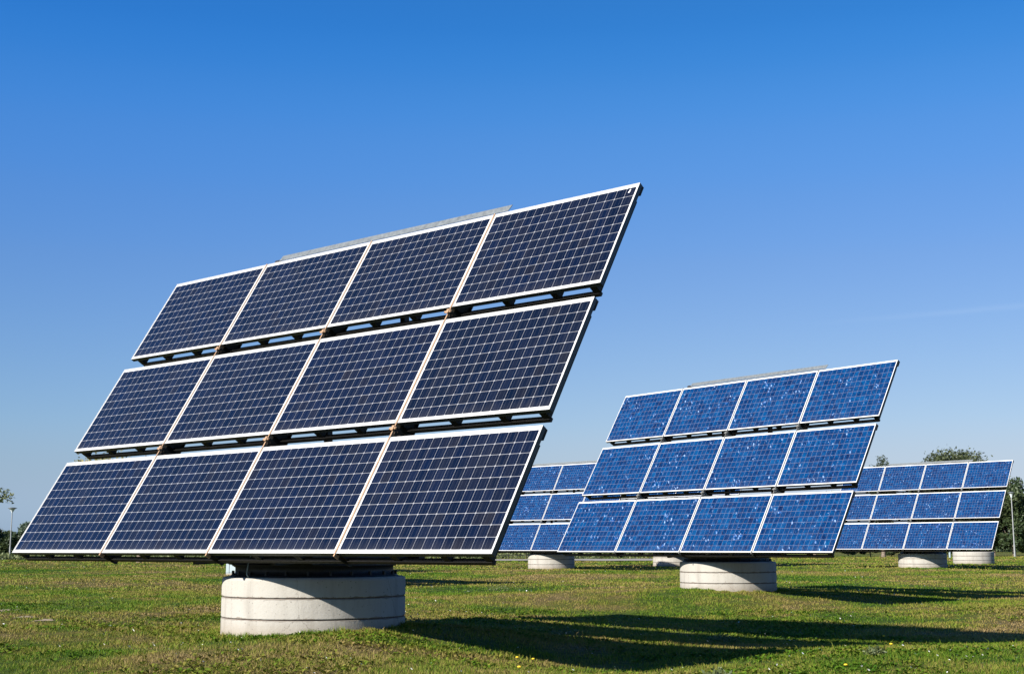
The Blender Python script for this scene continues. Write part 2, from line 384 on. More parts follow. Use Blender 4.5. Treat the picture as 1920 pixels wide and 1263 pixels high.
# surveyed spot heights (x, y, z): low lawn around the trackers, small mounds under the pedestals
SPOT = [(1.7, 25.7, -.24), (3.1, 24.5, -.27), (5, 22.9, -.29), (7.0, 21.3, -.31), (9.5, 21, -.30), (1.0, 22.2, -.24), (2.7, 20.9, -.31), (4.2, 19.7, -.33), (1.5, 17.4, -.21), (3.1, 16.0, -.19),
        (-0.6, 14.8, -.05), (-0.1, 14.5, -.15), (.4, 14.2, -.20), (1.27, 13.6, -.25), (2.2, 14.0, -.18), (3.0, 14.7, -.15), (3.9, 15.5, -.15), (5.1, 16.5, -.21), (6.5, 17.8, -.28), (4.5, 13.2, -.02), (6.5, 14.5, -.03),
        (2.5, 11.6, -.10), (0, 11.5, -.06), (-.9, 22.5, -.18), (0.6, 23.8, -.23), (-2.4, 14.9, .03), (-1.6, 15.2, .10), (-1.9, 14.2, .05), (-1.3, 16.2, .10), (-3.5, 15.9, -.03), (-2.4, 17.2, .02), (-2.39, 16.06, .02), (-2.5, 12.5, .0), (-5, 14, -.02), (-4.6, 16.7, .03), (-3.7, 16.6, .03), (-5.5, 16.9, .02), (-7.5, 17, .0), (-4.8, 19.1, -.22), (-3.8, 19.4, -.22), (-3, 20, -.22), (-5.8, 19.3, -.19), (-5, 21, -.2), (-7.5, 20.5, -.12), (-4.5, 23.5, -.15), (-1.8, 19, -.2),
        (4.87, 30.48, .0), (4.9, 29.3, .0), (3.8, 30.3, .04), (5.9, 30.3, .02), (5.9, 29.1, .0), (3.2, 30.2, .05), (2.3, 30.3, .04), (1.4, 30.5, .0), (2.2, 34, -.18), (3.5, 34.5, -.18), (4.9, 34, -.16), (1.0, 35.5, -.17), (6.3, 29.0, -.09), (6.6, 28.7, -.13), (7.1, 28.1, -.18), (7.6, 27.4, -.18), (8.3, 28.0, -.18), (9.9, 29.2, -.17), (10.5, 39.3, -.17), (12.2, 37.3, -.19), (8.3, 38.6, -.14), (13.1, 36, -.20),
        (-6, 26, -.10), (-10, 30, .0), (-14, 40, .05), (-4, 36, -.15), (4, 45, -.15), (16, 45, -.14), (-8, 50, -.05), (1.8, 62.4, -.03), (1.8, 61, -.03), (18.8, 61.9, .02), (18.8, 60.4, .02), (10, 55, -.10), (24, 60, -.05), (22.6, 73.7, .03), (8.6, 70.5, .02),
        (-18, 60, .10), (-9, 66, .0), (-28, 75, .15), (12, 78, .0), (30, 80, .0), (0, 84, .0), (-15, 90, .05), (15, 95, .0)]
_S = np.array(SPOT)
def _ls(y): return 1.0 + 0.055 * y                     # correlation length grows with distance
def _ker(x1, y1, x2, y2):
    L2 = (_ls(y1)[:, None] ** 2 + _ls(y2)[None, :] ** 2)
    d2 = (x1[:, None] - x2[None]) ** 2 + (y1[:, None] - y2[None]) ** 2
    return (2 * _ls(y1)[:, None] * _ls(y2)[None, :] / L2) * np.exp(-d2 / L2)
def _base(y): return -0.10 + 0.13 * (1 / (1 + np.exp(-(y - 75) / 12.0)))
_W = np.linalg.solve(_ker(_S[:, 0], _S[:, 1], _S[:, 0], _S[:, 1]) + 0.04 * np.eye(len(_S)), _S[:, 2] - _base(_S[:, 1]))
def height(x, y):
    x = np.asarray(x, float); y = np.asarray(y, float)
    x, y = np.broadcast_arrays(x, y); shp = x.shape; x = x.ravel(); y = y.ravel(); out = _base(y).copy()
    m = np.nonzero((y > 4) & (y < 130) & (np.abs(x) < 60))[0]
    for i in range(0, len(m), 20000):
        q = m[i:i + 20000]; out[q] += _ker(x[q], y[q], _S[:, 0], _S[:, 1]) @ _W
    amp = np.clip(y / 60.0, 0.12, 1.0)
    for k in range(10):
        fr = 0.35 + 0.28 * k
        out = out + 0.007 / (1 + 0.35 * k) * np.sin(fr * (_kk[k, 0] * x + _kk[k, 1] * y) + _ph[k, 0]) * (0.5 + amp)
    return out.reshape(shp)

def axis(segs):
    out = [segs[0][0]]
    for a, b, st in segs:
        n = max(1, int(round((b - a) / st))); out += list(a + (b - a) * np.arange(1, n + 1) / n)
    return np.array(out)
gx = axis([(-900, -120, 60), (-120, -40, 5), (-40, -12, 1.0), (-12, 14, 0.16), (14, 50, 0.9), (50, 150, 5), (150, 900, 60)])
gy = axis([(-120, -10, 8), (-10, 7, 0.8), (7, 34, 0.16), (34, 80, 0.8), (80, 200, 4), (200, 1500, 70)])
GX, GY = np.meshgrid(gx, gy); GZ = height(GX, GY)
V = np.stack([GX.ravel(), GY.ravel(), GZ.ravel()], 1)
ny, nx = GX.shape; idx = np.arange(nx * ny).reshape(ny, nx)
F = np.stack([idx[:-1, :-1].ravel(), idx[:-1, 1:].ravel(), idx[1:, 1:].ravel(), idx[1:, :-1].ravel()], 1)
tag(link('ground', fast_mesh('ground', V, F, [M['ground']], smooth=True)), kind='structure')

def strip(name, pts, w, mat, dz=0.012, jag=0.0):
    """ribbon of ground cover following the terrain"""
    V = []; n = len(pts)
    for i, (x, y) in enumerate(pts):
        a = pts[max(0, i - 1)]; b = pts[min(n - 1, i + 1)]
        d = Vector((b[0] - a[0], b[1] - a[1])).normalized(); nrm = Vector((-d.y, d.x))
        for k in range(5):
            q = (k / 4 - 0.5) * (w + (random.uniform(-jag, jag) if k in (0, 4) else 0))
            X_, Y_ = x + nrm.x * q, y + nrm.y * q
            V.append((X_, Y_, float(height(X_, Y_)) + dz))
    F = [(i * 5 + k, (i + 1) * 5 + k, (i + 1) * 5 + k + 1, i * 5 + k + 1) for i in range(n - 1) for k in range(4)]
    me = fast_mesh(name, np.array(V), np.array(F)[:, ::-1], [mat], smooth=True)
    return tag(link(name, me), kind='structure')
strip('path', [(-12 + 1.2 * i, 99 + 0.8 * math.sin(i * 0.11)) for i in range(21)], 11.0, M['path'], 0.05, 0.9)

patch_xy = []
for px, py, a, b in PATCH:
    Y = 0.97 / ((py - 1024) / FPX); p = at(px, py, Y); patch_xy.append((p.x, p.y, a, b * 2.2))

# ------------------------------------------------------------------ trackers
TILT_CACHE = {}
def cached(key, fn):
    if key not in TILT_CACHE: TILT_CACHE[key] = fn()
    return TILT_CACHE[key]

def me_laminate(kind):
    b = MB(); b.box(0.010, MW - 0.010, 0.010, MH - 0.010, -0.012, -0.003)
    return b.mesh('module_laminate', [M[kind]])
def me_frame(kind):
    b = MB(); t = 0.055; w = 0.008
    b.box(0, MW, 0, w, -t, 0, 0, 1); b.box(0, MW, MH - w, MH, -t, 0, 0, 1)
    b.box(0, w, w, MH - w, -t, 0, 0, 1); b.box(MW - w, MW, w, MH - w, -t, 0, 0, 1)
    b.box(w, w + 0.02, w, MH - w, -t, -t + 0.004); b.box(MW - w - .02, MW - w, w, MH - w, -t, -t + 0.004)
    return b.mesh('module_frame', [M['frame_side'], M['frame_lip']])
def me_box(name, x0, x1, y0, y1, z0, z1, mat, bev=0.0):
    b = MB(); b.box(x0, x1, y0, y1, z0, z1); return b.mesh(name, [M[mat]])

def pedestal_parts(root, bent=True):
    prof_top = 0.665; r = 1.078
    for k in range(3):
        zt = prof_top - 0.235 * k; zb = zt - 0.223
        def mk(zt=zt, zb=zb, k=k):
            b = MB(); bt = 0.035 if k == 0 else 0.006
            b.lathe([(0.0, zt), (r - 0.16, zt), (r - bt - 0.004, zt), (r - bt, zt), (r - bt * 0.3, zt - bt * 0.3), (r, zt - bt), (r, zt - bt - 0.004), (r, zb + 0.012), (r, zb + 0.008), (r - 0.005, zb), (r - 0.010, zb), (r - 0.05, zb)], 96)
            b.lathe([(r - 0.016, zb + 0.001), (r - 0.016, zb - 0.013)], 96, 1)
            return b.mesh('concrete_ring', [M['concrete'], M['joint']])
        link('concrete_ring', cached(('ring', k), mk), root)

def me_turntable():
    b = MB()
    b.lathe([(1.00, 0.668), (0.945, 0.70), (0.93, 0.705), (0.93, 0.785), (0.965, 0.785), (0.965, 0.812), (0.0, 0.812)], 72)
    for k in range(24):
        a = 2 * math.pi * k / 24; b.tube((0.96 * math.cos(a), 0.96 * math.sin(a), 0.672), (0.96 * math.cos(a), 0.96 * math.sin(a), 0.73), 0.016, n=6)
    return b.mesh('turntable', [M['black']])

def tracker(n, loc, yaw, tilt, t_off, zbot, kind, label, group, rows=3, cols=4, nudge=0.0, zscale=0.0):
    """loc: pedestal centre on the ground plane z=0; zbot: height of the lower panel edge"""
    root = empty('solar_tracker', (loc[0], loc[1], zscale), R(yaw))
    tag(root, label, 'solar panel', group)
    T = R(tilt); x0 = -cols / 2 * MP; y0 = -t_off; z0 = zbot - zscale
    root.location.x += nudge; x0 -= math.cos(R(yaw)) * nudge; y0 += math.sin(R(yaw)) * nudge   # only the pedestal moves
    def place(o, u, v, w=0.0):
        o.location = (x0 + u, y0 + math.cos(T) * v - math.sin(T) * w, z0 + math.sin(T) * v + math.cos(T) * w)
        o.rotation_euler = (T, 0, 0); return o
    VT = rows * MH + (rows - 1) * MG; UW = cols * MP
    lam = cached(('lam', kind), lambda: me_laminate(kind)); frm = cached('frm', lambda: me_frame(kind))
    for r in range(rows):
        for c in range(cols):
            o = place(link('solar_module', lam, root), c * MP + (MP - MW) / 2, r * (MH + MG))
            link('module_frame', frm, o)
        # ladder frame behind each row: top and bottom beams with sloping rails between
        def row_mesh():
            b = MB()
            b.box(0.12, UW - 0.13, 0.0, 0.042, -0.206, -0.156)
            b.box(0.012, UW - 0.012, MH - 0.125, MH - 0.004, -0.080, -0.0565)
            us = []
            for q in range(cols):
                us += [q * MP + 0.36 * MP, q * MP + 0.68 * MP]
            for q in range(cols + 1):
                us.append(min(max(q * MP, 0.15), UW - 0.15))
            for u_ in us: b.box(u_ - 0.045, u_ + 0.045, 0.0065, MH - 0.127, -0.1555, -0.0565)
            return b.mesh('row_frame', [M['steel_dark']])
        place(link('row_frame', cached(('row', cols), row_mesh), root), 0, r * (MH + MG))
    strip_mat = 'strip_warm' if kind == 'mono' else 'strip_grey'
    for c in range(1, cols):
        def sm():
            b = MB(); b.box(-0.007, 0.010, -0.036, VT + 0.012, -0.06, 0.004)
            return b.mesh('cover_strip', [M[strip_mat]])
        s = place(link('cover_strip', cached(('strip', rows, kind), sm), root), c * MP, 0)
        for r in range(1, rows):
            def cm():
                b = MB(); b.box(-0.055, 0.055, -0.012, 0.012, 0.0065, 0.016); b.box(-0.018, 0.018, -0.03, 0.03, 0.0165, 0.024)
                b.tube((0.045, 0, 0.0165), (0.045, 0, 0.026), 0.009, n=8)
                return b.mesh('clamp', [M[strip_mat]])
            k = link('clamp', cached(('clamp', kind), cm), s); k.location = (0, r * (MH + MG) - MG * 0.42, 0)
        def rafter():
            b = MB(); h = 0.006
            pr = [(-0.030, -0.062), (VT + 0.01, -0.062), (VT - 0.12, -0.25), (0.06, -0.27), (0.0, -0.262), (-0.012, -0.245)]
            vv = [(sx * h, y, z) for sx in (-1, 1) for y, z in pr]; m_ = len(pr)
            b.add(vv, [tuple(range(m_)), tuple(reversed(range(m_, 2 * m_)))] + [(k, m_ + k, m_ + (k + 1) % m_, (k + 1) % m_) for k in range(m_)])
            b.box(-0.035, 0.035, 0.12, VT - 0.14, -0.2645, -0.2525)
            return b.mesh('rafter', [M['steel_dark']])
        place(link('rafter', cached(('rafter', rows), rafter), root), c * MP, 0)
        for r in range(1, rows):
            def br():
                b = MB(); b.box(0.011, 0.020, -0.055, 0.035, -0.235, -0.02); b.box(0.0205, 0.075, -0.055, -0.047, -0.235, -0.065); b.box(-0.020, -0.011, -0.055, 0.035, -0.235, -0.07)
                for w_ in (-0.05, -0.12, -0.19): b.tube((0.0205, -0.01, w_), (0.031, -0.01, w_), 0.011, n=6)
                return b.mesh('bracket', [M['rust'] if kind == 'mono' else M['galv']])
            place(link('bracket', cached(('br', kind), br), root), c * MP, r * (MH + MG) - MG * 0.42)
    # galvanised plate along the top edge
    if rows == 3:
        def tp():
            b = MB(); x_0, x_1 = 1.07 * MP, (cols - 1) * MP + 0.13; z = -0.060
            pr = [(x_0, 0.086), (x_0 + 0.03, 0.178), (x_1 + 0.03, 0.178), (x_1, 0.086)]
            vv = [(x, y, zz) for zz in (z - 0.006, z) for x, y in pr]
            b.add(vv, [(3, 2, 1, 0), (4, 5, 6, 7), (0, 1, 5, 4), (1, 2, 6, 5), (2, 3, 7, 6), (3, 0, 4, 7)])
            b.box(x_0 - 0.10, x_1 - 0.02, 0.0, 0.084, z - 0.06, z - 0.02, 1)
            b.box(x_0 - 0.12, x_0 - 0.02, 0.02, 0.13, z - 0.055, z - 0.015, 1)
            return b.mesh('top_plate', [M['galv'], M['black']])
        place(link('top_plate', cached(('plate', cols), tp), root), 0, VT)
    # torque tubes, side trusses and slewing frame
    tt = MB()
    yv = [0.9, VT - 0.9]
    def L(u, v, w): return Vector((x0 + u, y0 + math.cos(T) * v - math.sin(T) * w, z0 + math.sin(T) * v + math.cos(T) * w))
    for v in yv: tt.bar(L(0.5 * MP, v, -0.38), L(UW - 0.5 * MP, v, -0.38), 0.12, 0.12, upv=(0, -math.sin(T), math.cos(T)))
    tt.build('torque_beams', [M['steel_dark']], root)
    fr = MB(); zb = 0.812 if zscale == 0 else 0.812
    for sx in (-0.72, 0.72):
        base_f = Vector((sx, -0.62, zb + 0.05)); base_b = Vector((sx, 0.85, zb + 0.05))
        top = L(UW / 2 + sx, yv[1], -0.44); low = L(UW / 2 + sx, yv[0], -0.44)
        fr.bar(base_f + Vector((0, -0.25, 0)), base_b + Vector((0, 0.1, 0)), 0.10, 0.10)
        fr.bar(base_b, top, 0.08, 0.08, upv=(1, 0, 0)); fr.bar(base_f, low, 0.08, 0.08, upv=(1, 0, 0)); fr.bar(base_b, low, 0.06, 0.06, upv=(1, 0, 0))
        fr.bar(L(UW / 2 + sx, 0.1, -0.36), base_f, 0.07, 0.07, upv=(1, 0, 0))
    fr.bar((-0.95, -0.80, zb + 0.05), (0.95, -0.80, zb + 0.05), 0.10, 0.10); fr.bar((-0.95, 0.85, zb + 0.05), (0.95, 0.85, zb + 0.05), 0.10, 0.10)
    fr.box(-0.75, 0.75, -0.5, 0.5, zb + 0.002, zb + 0.035)
    fr.build('slewing_frame', [M['black']], root)
    if n == 1:
        cb = MB(); pts = [(0.09, -1.02, 0.93), (0.10, -1.07, 0.80), (0.10, -1.085, 0.70), (0.09, -1.05, 0.668)]
        for p_, q_ in zip(pts[:-1], pts[1:]): cb.tube(p_, q_, 0.007, n=8)
        cb.build('cable', [M['cabinet']], root)
    if n == 1:
        dr = MB(); q_ = [(0, 0), (.022, .006), (.030, .030), (.020, .052), (.034, .075), (.026, .095), (.012, .080), (.010, .050), (-.004, .030), (-.006, .010)]
        dr.add([(x_ * 0.6, y_ * 0.6, 0) for x_, y_ in q_], [tuple(range(len(q_)))])
        place(dr.build('bird_dropping', [M['petal_white']], root), 3.94 * MP, 4.495, -0.0018)
    pedestal_parts(root)
    link('turntable', cached('tt', me_turntable), root)
    return root

GRP = 'solar trackers on round concrete pedestals'
tracker(1, PED[1], -41.06, 58.69, 1.52, Z0 - .06, 'mono', 'nearest and largest tracker, dark navy panels with white dots and orange-tan strips in the seams', GRP, nudge=0.035)
tracker(2, PED[2], -52.74, 59.51, 1.52, Z0 - .12, 'poly', 'mid-distance bright blue speckled tracker standing fully in view right of the large navy one', GRP)
tracker(3, PED[3], -44.06, 60.12, 1.42, Z0 - .17, 'poly', 'small blue tracker between the big navy one and the middle one, right half hidden', GRP)
tracker(4, PED[4], -46.34, 58.06, 1.68, Z0 - .14, 'poly', 'far blue speckled tracker at the right, in front of a willow and a lamp post', GRP)
def ped_xy(px, py, Y): p = at(px, py, Y); return (p.x, p.y)
tracker(6, ped_xy(1263, 1045, 70.5), -47.0, 59.0, 1.5, Z0 - .15, 'poly', 'farthest blue tracker, all but its white pedestal hidden behind the middle blue tracker', GRP)
tracker(7, ped_xy(595, 1060, 40.5), -47.0, 59.0, 1.15, Z0 - .50, 'mono', 'low navy tracker with two panel rows, glimpsed under the bottom edge of the nearest tracker', 'low two-row trackers behind the nearest one', rows=2, cols=3, zscale=-0.33)
tracker(8, ped_xy(560, 1060, 57.5), -47.0, 59.0, 1.15, Z0 - .45, 'mono', 'second low two-row navy tracker, hidden behind the first, casting a thin shadow on the grass', 'low two-row trackers behind the nearest one', rows=2, cols=3, zscale=-0.25)

# bare pedestal without panels at the far right
root = empty('concrete_pedestal', (*ped_xy(1825, 1040, 73.7), 0.03), 0)
tag(root, 'bare round concrete pedestal without panels, white in the sun, right of the far tracker', 'concrete base')
pedestal_parts(root)
b = MB()
for k in range(7):
    a = 2 * math.pi * k / 7 + 0.4; b.tube((0.85 * math.cos(a), 0.85 * math.sin(a), 0.66), (0.85 * math.cos(a), 0.85 * math.sin(a), 0.90), 0.022, n=8)
b.lathe([(0.93, 0.665), (0.93, 0.69), (0.80, 0.69), (0.80, 0.665)], 48)
b.build('anchor_bolts', [M['galv']], root)

# white cabinet half hidden behind the nearest pedestal
p = at(434, 1069, 52.0); gz = float(height(p.x, p.y))
cab = empty('electrical_cabinet', (p.x, p.y, gz), R(-20)); tag(cab, 'pale blue-white electrical cabinet on the grass, half hidden behind the left of the nearest pedestal', 'cabinet')
b = MB(); b.box(-0.12, 0.42, -0.2, 0.2, 0.08, 0.95); b.box(-0.15, 0.45, -0.23, 0.23, 0.951, 1.0); b.box(-0.13, 0.43, -0.19, 0.19, 0.0, 0.079, 1); b.build('body', [M['cabinet'], M['concrete']], cab)
b = MB(); b.box(-0.10, 0.02, -0.215, -0.203, 0.12, 0.91); b.box(0.045, 0.40, -0.215, -0.203, 0.12, 0.91); b.build('door', [M['cabinet']], cab)
b = MB(); b.box(0.0225, 0.0425, -0.212, -0.2005, 0.10, 0.93); b.build('door_gap', [M['black']], cab)

# ------------------------------------------------------------------ lamp posts, bollard, railing
def lamp(px, ybase, ytop, Y, label, headw, flat):
    p = at(px, ybase, Y); gz = float(height(p.x, p.y)); H = at(px, ytop, Y).z - gz
    r = empty('street_lamp', (p.x, p.y, gz)); tag(r, label, 'street lamp', 'lamp posts on the far lawn')
    b = MB(); b.tube((0, 0, -0.05), (0, 0, 1.1), 0.075, n=12); b.tube((0, 0, 1.1), (0, 0, H - 0.35), 0.055, 0.04, n=12); b.build('pole', [M['pole']], r)
    b = MB(); w = headw / 2
    b.lathe([(0.05, H - 0.42), (0.07, H - 0.35), (w * 0.55, H - 0.10), (w * 0.8, H - 0.03)], 24); b.build('lamp_bowl', [M['glass_lamp']], r)
    b = MB(); b.lathe([(w * 0.8, H - 0.028), (w, H - 0.02), (w, H + 0.01), (w * 0.3, H + 0.07), (0.0, H + 0.075)], 24); b.build('lamp_cap', [M['galv']], r)
lamp(18, 1045, 952, 118, 'thin grey lamp post at the far left beyond the corner of the nearest tracker', 0.80, True)
lamp(1903, 1043, 923, 116, 'grey lamp post at the far right in front of the dark tree', 0.62, False)

p = at(1781, 1040, 112); gz = float(height(p.x, p.y))
bl = empty('bollard', (p.x, p.y, gz)); tag(bl, 'small pale post standing on the lawn between the far tracker and the bare pedestal', 'bollard')
b = MB(); b.tube((0, 0, 0), (0, 0, 0.62), 0.085, n=12); b.build('post', [M['cabinet']], bl)
b = MB(); b.lathe([(0.10, 0.621), (0.10, 0.70), (0.05, 0.75), (0, 0.76)], 16); b.build('cap', [M['pole']], bl)

rl = empty('railing', (0, 108, float(height(0, 108)))); tag(rl, 'low thin dark railing beyond the gravel path, seen under the small blue tracker', 'railing')
xs = [(-9.0 + 1.45 * k) for k in range(16)]
b = MB()
for z in (0.34, 0.62): b.bar((xs[0], 0, z), (xs[-1], 0, z), 0.05, 0.05)
b.build('rail', [M['steel_dark']], rl)
pm = None
for x in xs:
    if pm is None:
        b = MB(); b.box(-0.03, 0.03, -0.027, 0.027, -0.05, 0.68); pm = b.mesh('post', [M['steel_dark']])
    o = link('post', pm, rl); o.location = (x, 0, 0)

# ------------------------------------------------------------------ trees
def tube_np(p0, p1, r0, r1, n=7):
    d = p1 - p0; d = d / (np.linalg.norm(d) + 1e-9); a = np.cross(d, [0.3, 0.9, 0.1]); a /= np.linalg.norm(a); b_ = np.cross(d, a)
    t = np.linspace(0, 2 * np.pi, n, endpoint=False)[:, None]; ring = np.cos(t) * a + np.sin(t) * b_
    V = np.vstack([p0 + ring * r0, p1 + ring * r1]); i = np.arange(n); j = (i + 1) % n
    return V, np.stack([i, j, j + n, i + n], 1)

def tree(px, ytop, wpx, Y, leaf, label, nleaf=7000, lsize=0.16, name='tree', squash=1.0, base=0.18, seed=1, group='trees behind the lawn', cat='tree', nblob=26, wind=0.0):
    g = np.random.default_rng(seed)
    c = at(px, 1040, Y); gz = float(height(c.x, c.y)); top = at(px, ytop, Y).z - gz; w = wpx / FPX * Y / 2
    root = empty(name, (c.x, c.y, gz)); tag(root, label, cat, group)
    ch0 = top * base; cz = (top + ch0) / 2; hz = (top - ch0) / 2
    # blobs fill the crown ellipsoid unevenly
    B = []
    while len(B) < nblob:
        q = g.normal(size=3); q /= np.linalg.norm(q); rr = g.uniform(0.25, 0.86) ; q = q * rr
        B.append((q[0] * w + wind * (q[2] + 0.4) * w, q[1] * w * squash, cz + q[2] * hz, g.uniform(0.16, 0.34)))
    B = np.array(B)
    VV = []; FF = []; off = 0
    def addt(*a):
        nonlocal off
        v, f = tube_np(*a); VV.append(v); FF.append(f + off); off += len(v)
    tr = max(0.05, 0.022 * top); sp = np.array([g.uniform(-.1, .1) * w, 0, cz])
    addt(np.array([0, 0, -0.1]), np.array([sp[0] * .5, 0, ch0 + 0.1]), tr * 1.25, tr, 9); addt(np.array([sp[0] * .5, 0, ch0 + 0.1]), sp, tr, tr * .6, 8)
    addt(sp, np.array([sp[0] + wind * w * .3, 0, cz + hz * .75]), tr * .6, tr * .12, 7)
    for k, bb in enumerate(B):
        f_ = g.uniform(0.15, 1.0); st = np.array([sp[0] * f_, 0, ch0 + (cz - ch0) * f_]); en = bb[:3]; mid_ = (st + en) / 2 + np.array([0, 0, -0.08 * hz])
        addt(st, mid_, tr * .35, tr * .2, 5); addt(mid_, en, tr * .2, tr * .05, 5)
    link('trunk', fast_mesh('trunk', np.vstack(VV), np.vstack(FF), [M['bark']], smooth=True), root)
    # leaves: little quads scattered in and on blobs
    k = g.choice(len(B), nleaf, p=(B[:, 3] ** 2) / (B[:, 3] ** 2).sum())
    d = g.normal(size=(nleaf, 3)); d /= np.linalg.norm(d, axis=1)[:, None]
    rad = B[k, 3] * g.uniform(0.35, 1.05, nleaf) ** 0.6 * (1 + 0.35 * (g.uniform(size=nleaf) > 0.93))
    P = B[k, :3] + d * (rad[:, None] * np.array([w, w * squash, hz * 0.9]))
    keep = P[:, 2] > 0.15; P = P[keep]; kk = k[keep]; n = len(P)
    a = g.normal(size=(n, 3)); a[:, 2] *= 0.7; a /= np.linalg.norm(a, axis=1)[:, None]
    b_ = np.cross(a, g.normal(size=(n, 3))); b_ /= np.linalg.norm(b_, axis=1)[:, None]
    s = lsize * g.uniform(0.5, 1.3, n)[:, None]
    V = np.stack([P - a * s, P + b_ * s * 0.45, P + a * s, P - b_ * s * 0.45], 1).reshape(-1, 3)
    F = np.arange(4 * n).reshape(n, 4)
    blobr = g.uniform(0, 1, len(B))
    rv = np.repeat(np.clip(0.55 * blobr[kk] + 0.45 * g.uniform(0, 1, n), 0, 1), 4)
    link('crown', fast_mesh('crown', V, F, [M[leaf]], attr=rv), root)
    return root

tree(2, 981, 95, 132, 'leaf_dark', 'dark low tree at the far left edge, behind the thin lamp post', 9000, 0.14, base=0.02, seed=3, nblob=34)
tree(-70, 984, 90, 136, 'leaf_dark', 'dark low tree beyond the left edge next to the one by the lamp post', 5000, 0.14, base=0.02, seed=4)
tree(58, 965, 66, 175, 'leaf_hazed', 'tree paled by painted haze, rising between the left lamp post and the corner of the nearest tracker', 9000, 0.17, base=0.03, seed=5, nblob=30)
tree(-78, 874, 185, 62, 'leaf_mid', 'sparse leafy tree whose branch tips reach in at the left edge of the sky', 2600, 0.10, base=0.30, seed=6, nblob=22)
tree(262, 826, 280, 88, 'leaf_yellow', 'yellowing tree behind the lower left of the nearest tracker, tips past its edge', 8000, 0.13, base=0.20, seed=7, nblob=34)
tree(395, 832, 210, 92, 'leaf_mid', 'olive tree hidden behind the middle of the nearest tracker, glimpsed through its row gap', 7000, 0.13, base=0.20, seed=8, nblob=30)
tree(1800, 836, 196, 128, 'leaf_willow', 'large windswept willow whose top rises above the far tracker at the right', 62000, 0.15, base=0.03, seed=9, nblob=150, wind=0.05)
tree(1656, 864, 74, 122, 'leaf_willow', 'slim tree with one feathery tip above the left part of the far tracker', 12000, 0.12, base=0.02, seed=14, nblob=34, wind=0.06)
tree(1903, 884, 112, 126, 'leaf_dark', 'dark tree at the far right behind the lamp post, right of the far tracker', 18000, 0.17, base=0.0, seed=11, nblob=60)
tree(1965, 935, 110, 130, 'leaf_mid', 'lower olive tree at the very right edge beside the dark tree', 8000, 0.16, base=0.0, seed=12, nblob=30)
tree(1530, 908, 130, 124, 'leaf_yellow', 'yellow-brown tree behind the right of the middle blue tracker', 7000, 0.15, base=0.05, seed=13, nblob=28)
for i, (px, w, lf, lb) in enumerate([(1590, 60, 'leaf_mid', 'light green bush under the left end of the far tracker'), (1632, 50, 'leaf_dark', 'dark bush under the far tracker, right of the light green bush'),
                                  (1672, 60, 'leaf_dark', 'dark bush close to the left side of the far tracker pedestal'), (1760, 60, 'leaf_dark', 'dark bush seen behind the right of the far tracker pedestal'),
                                  (1866, 56, 'leaf_dark', 'dark bush filling the foot of the dark tree, left of the lamp post'), (1925, 70, 'leaf_mid', 'olive bush at the right edge beyond the lamp post')]):
    tree(px, 1014 if px < 1800 else 985, w, 127, lf, lb, 2600 if px < 1800 else 6000, 0.11, name='bush', base=0.0, seed=30 + i, group='bushes along the lawn edge', cat='bush', nblob=16)
# long hedge of weeds beyond the path, out to the sides
def weeds(name, x0, x1, y0, y1, h, n, leaf, seed, label, cat):
    g = np.random.default_rng(seed)
    x = g.uniform(x0, x1, n); y = g.uniform(y0, y1, n); lump = 0.5 + 0.5 * np.sin(x * 0.9 + 2 * np.sin(x * 0.23)) * np.sin(x * 0.37 + 1)
    z = height(x, y) + g.uniform(0, 1, n) * h * (0.45 + 0.55 * lump)
    P = np.stack([x, y, z], 1); a = g.normal(size=(n, 3)); a /= np.linalg.norm(a, axis=1)[:, None]; b_ = np.cross(a, g.normal(size=(n, 3))); b_ /= np.linalg.norm(b_, axis=1)[:, None]
    s = (0.12 if h < 2 else 0.34) * g.uniform(0.5, 1.3, n)[:, None]
    V = np.stack([P - a * s, P + b_ * s * .5, P + a * s, P - b_ * s * .5], 1).reshape(-1, 3)
    o = link(name, fast_mesh(name, V, np.arange(4 * n).reshape(n, 4), [M[leaf]], attr=np.repeat(g.uniform(0, 1, n), 4)))
    return tag(o, label, cat, kind='stuff')
weeds('scrub', -75, 16, 109, 118, 0.75, 22000, 'leaf_mid', 50, 'low olive scrub growing beyond the gravel path and railing', 'scrub')
weeds('woodland', -260, 260, 210, 240, 3.2, 150000, 'leaf_dark', 51, 'far low belt of dark woodland along the horizon', 'woodland')

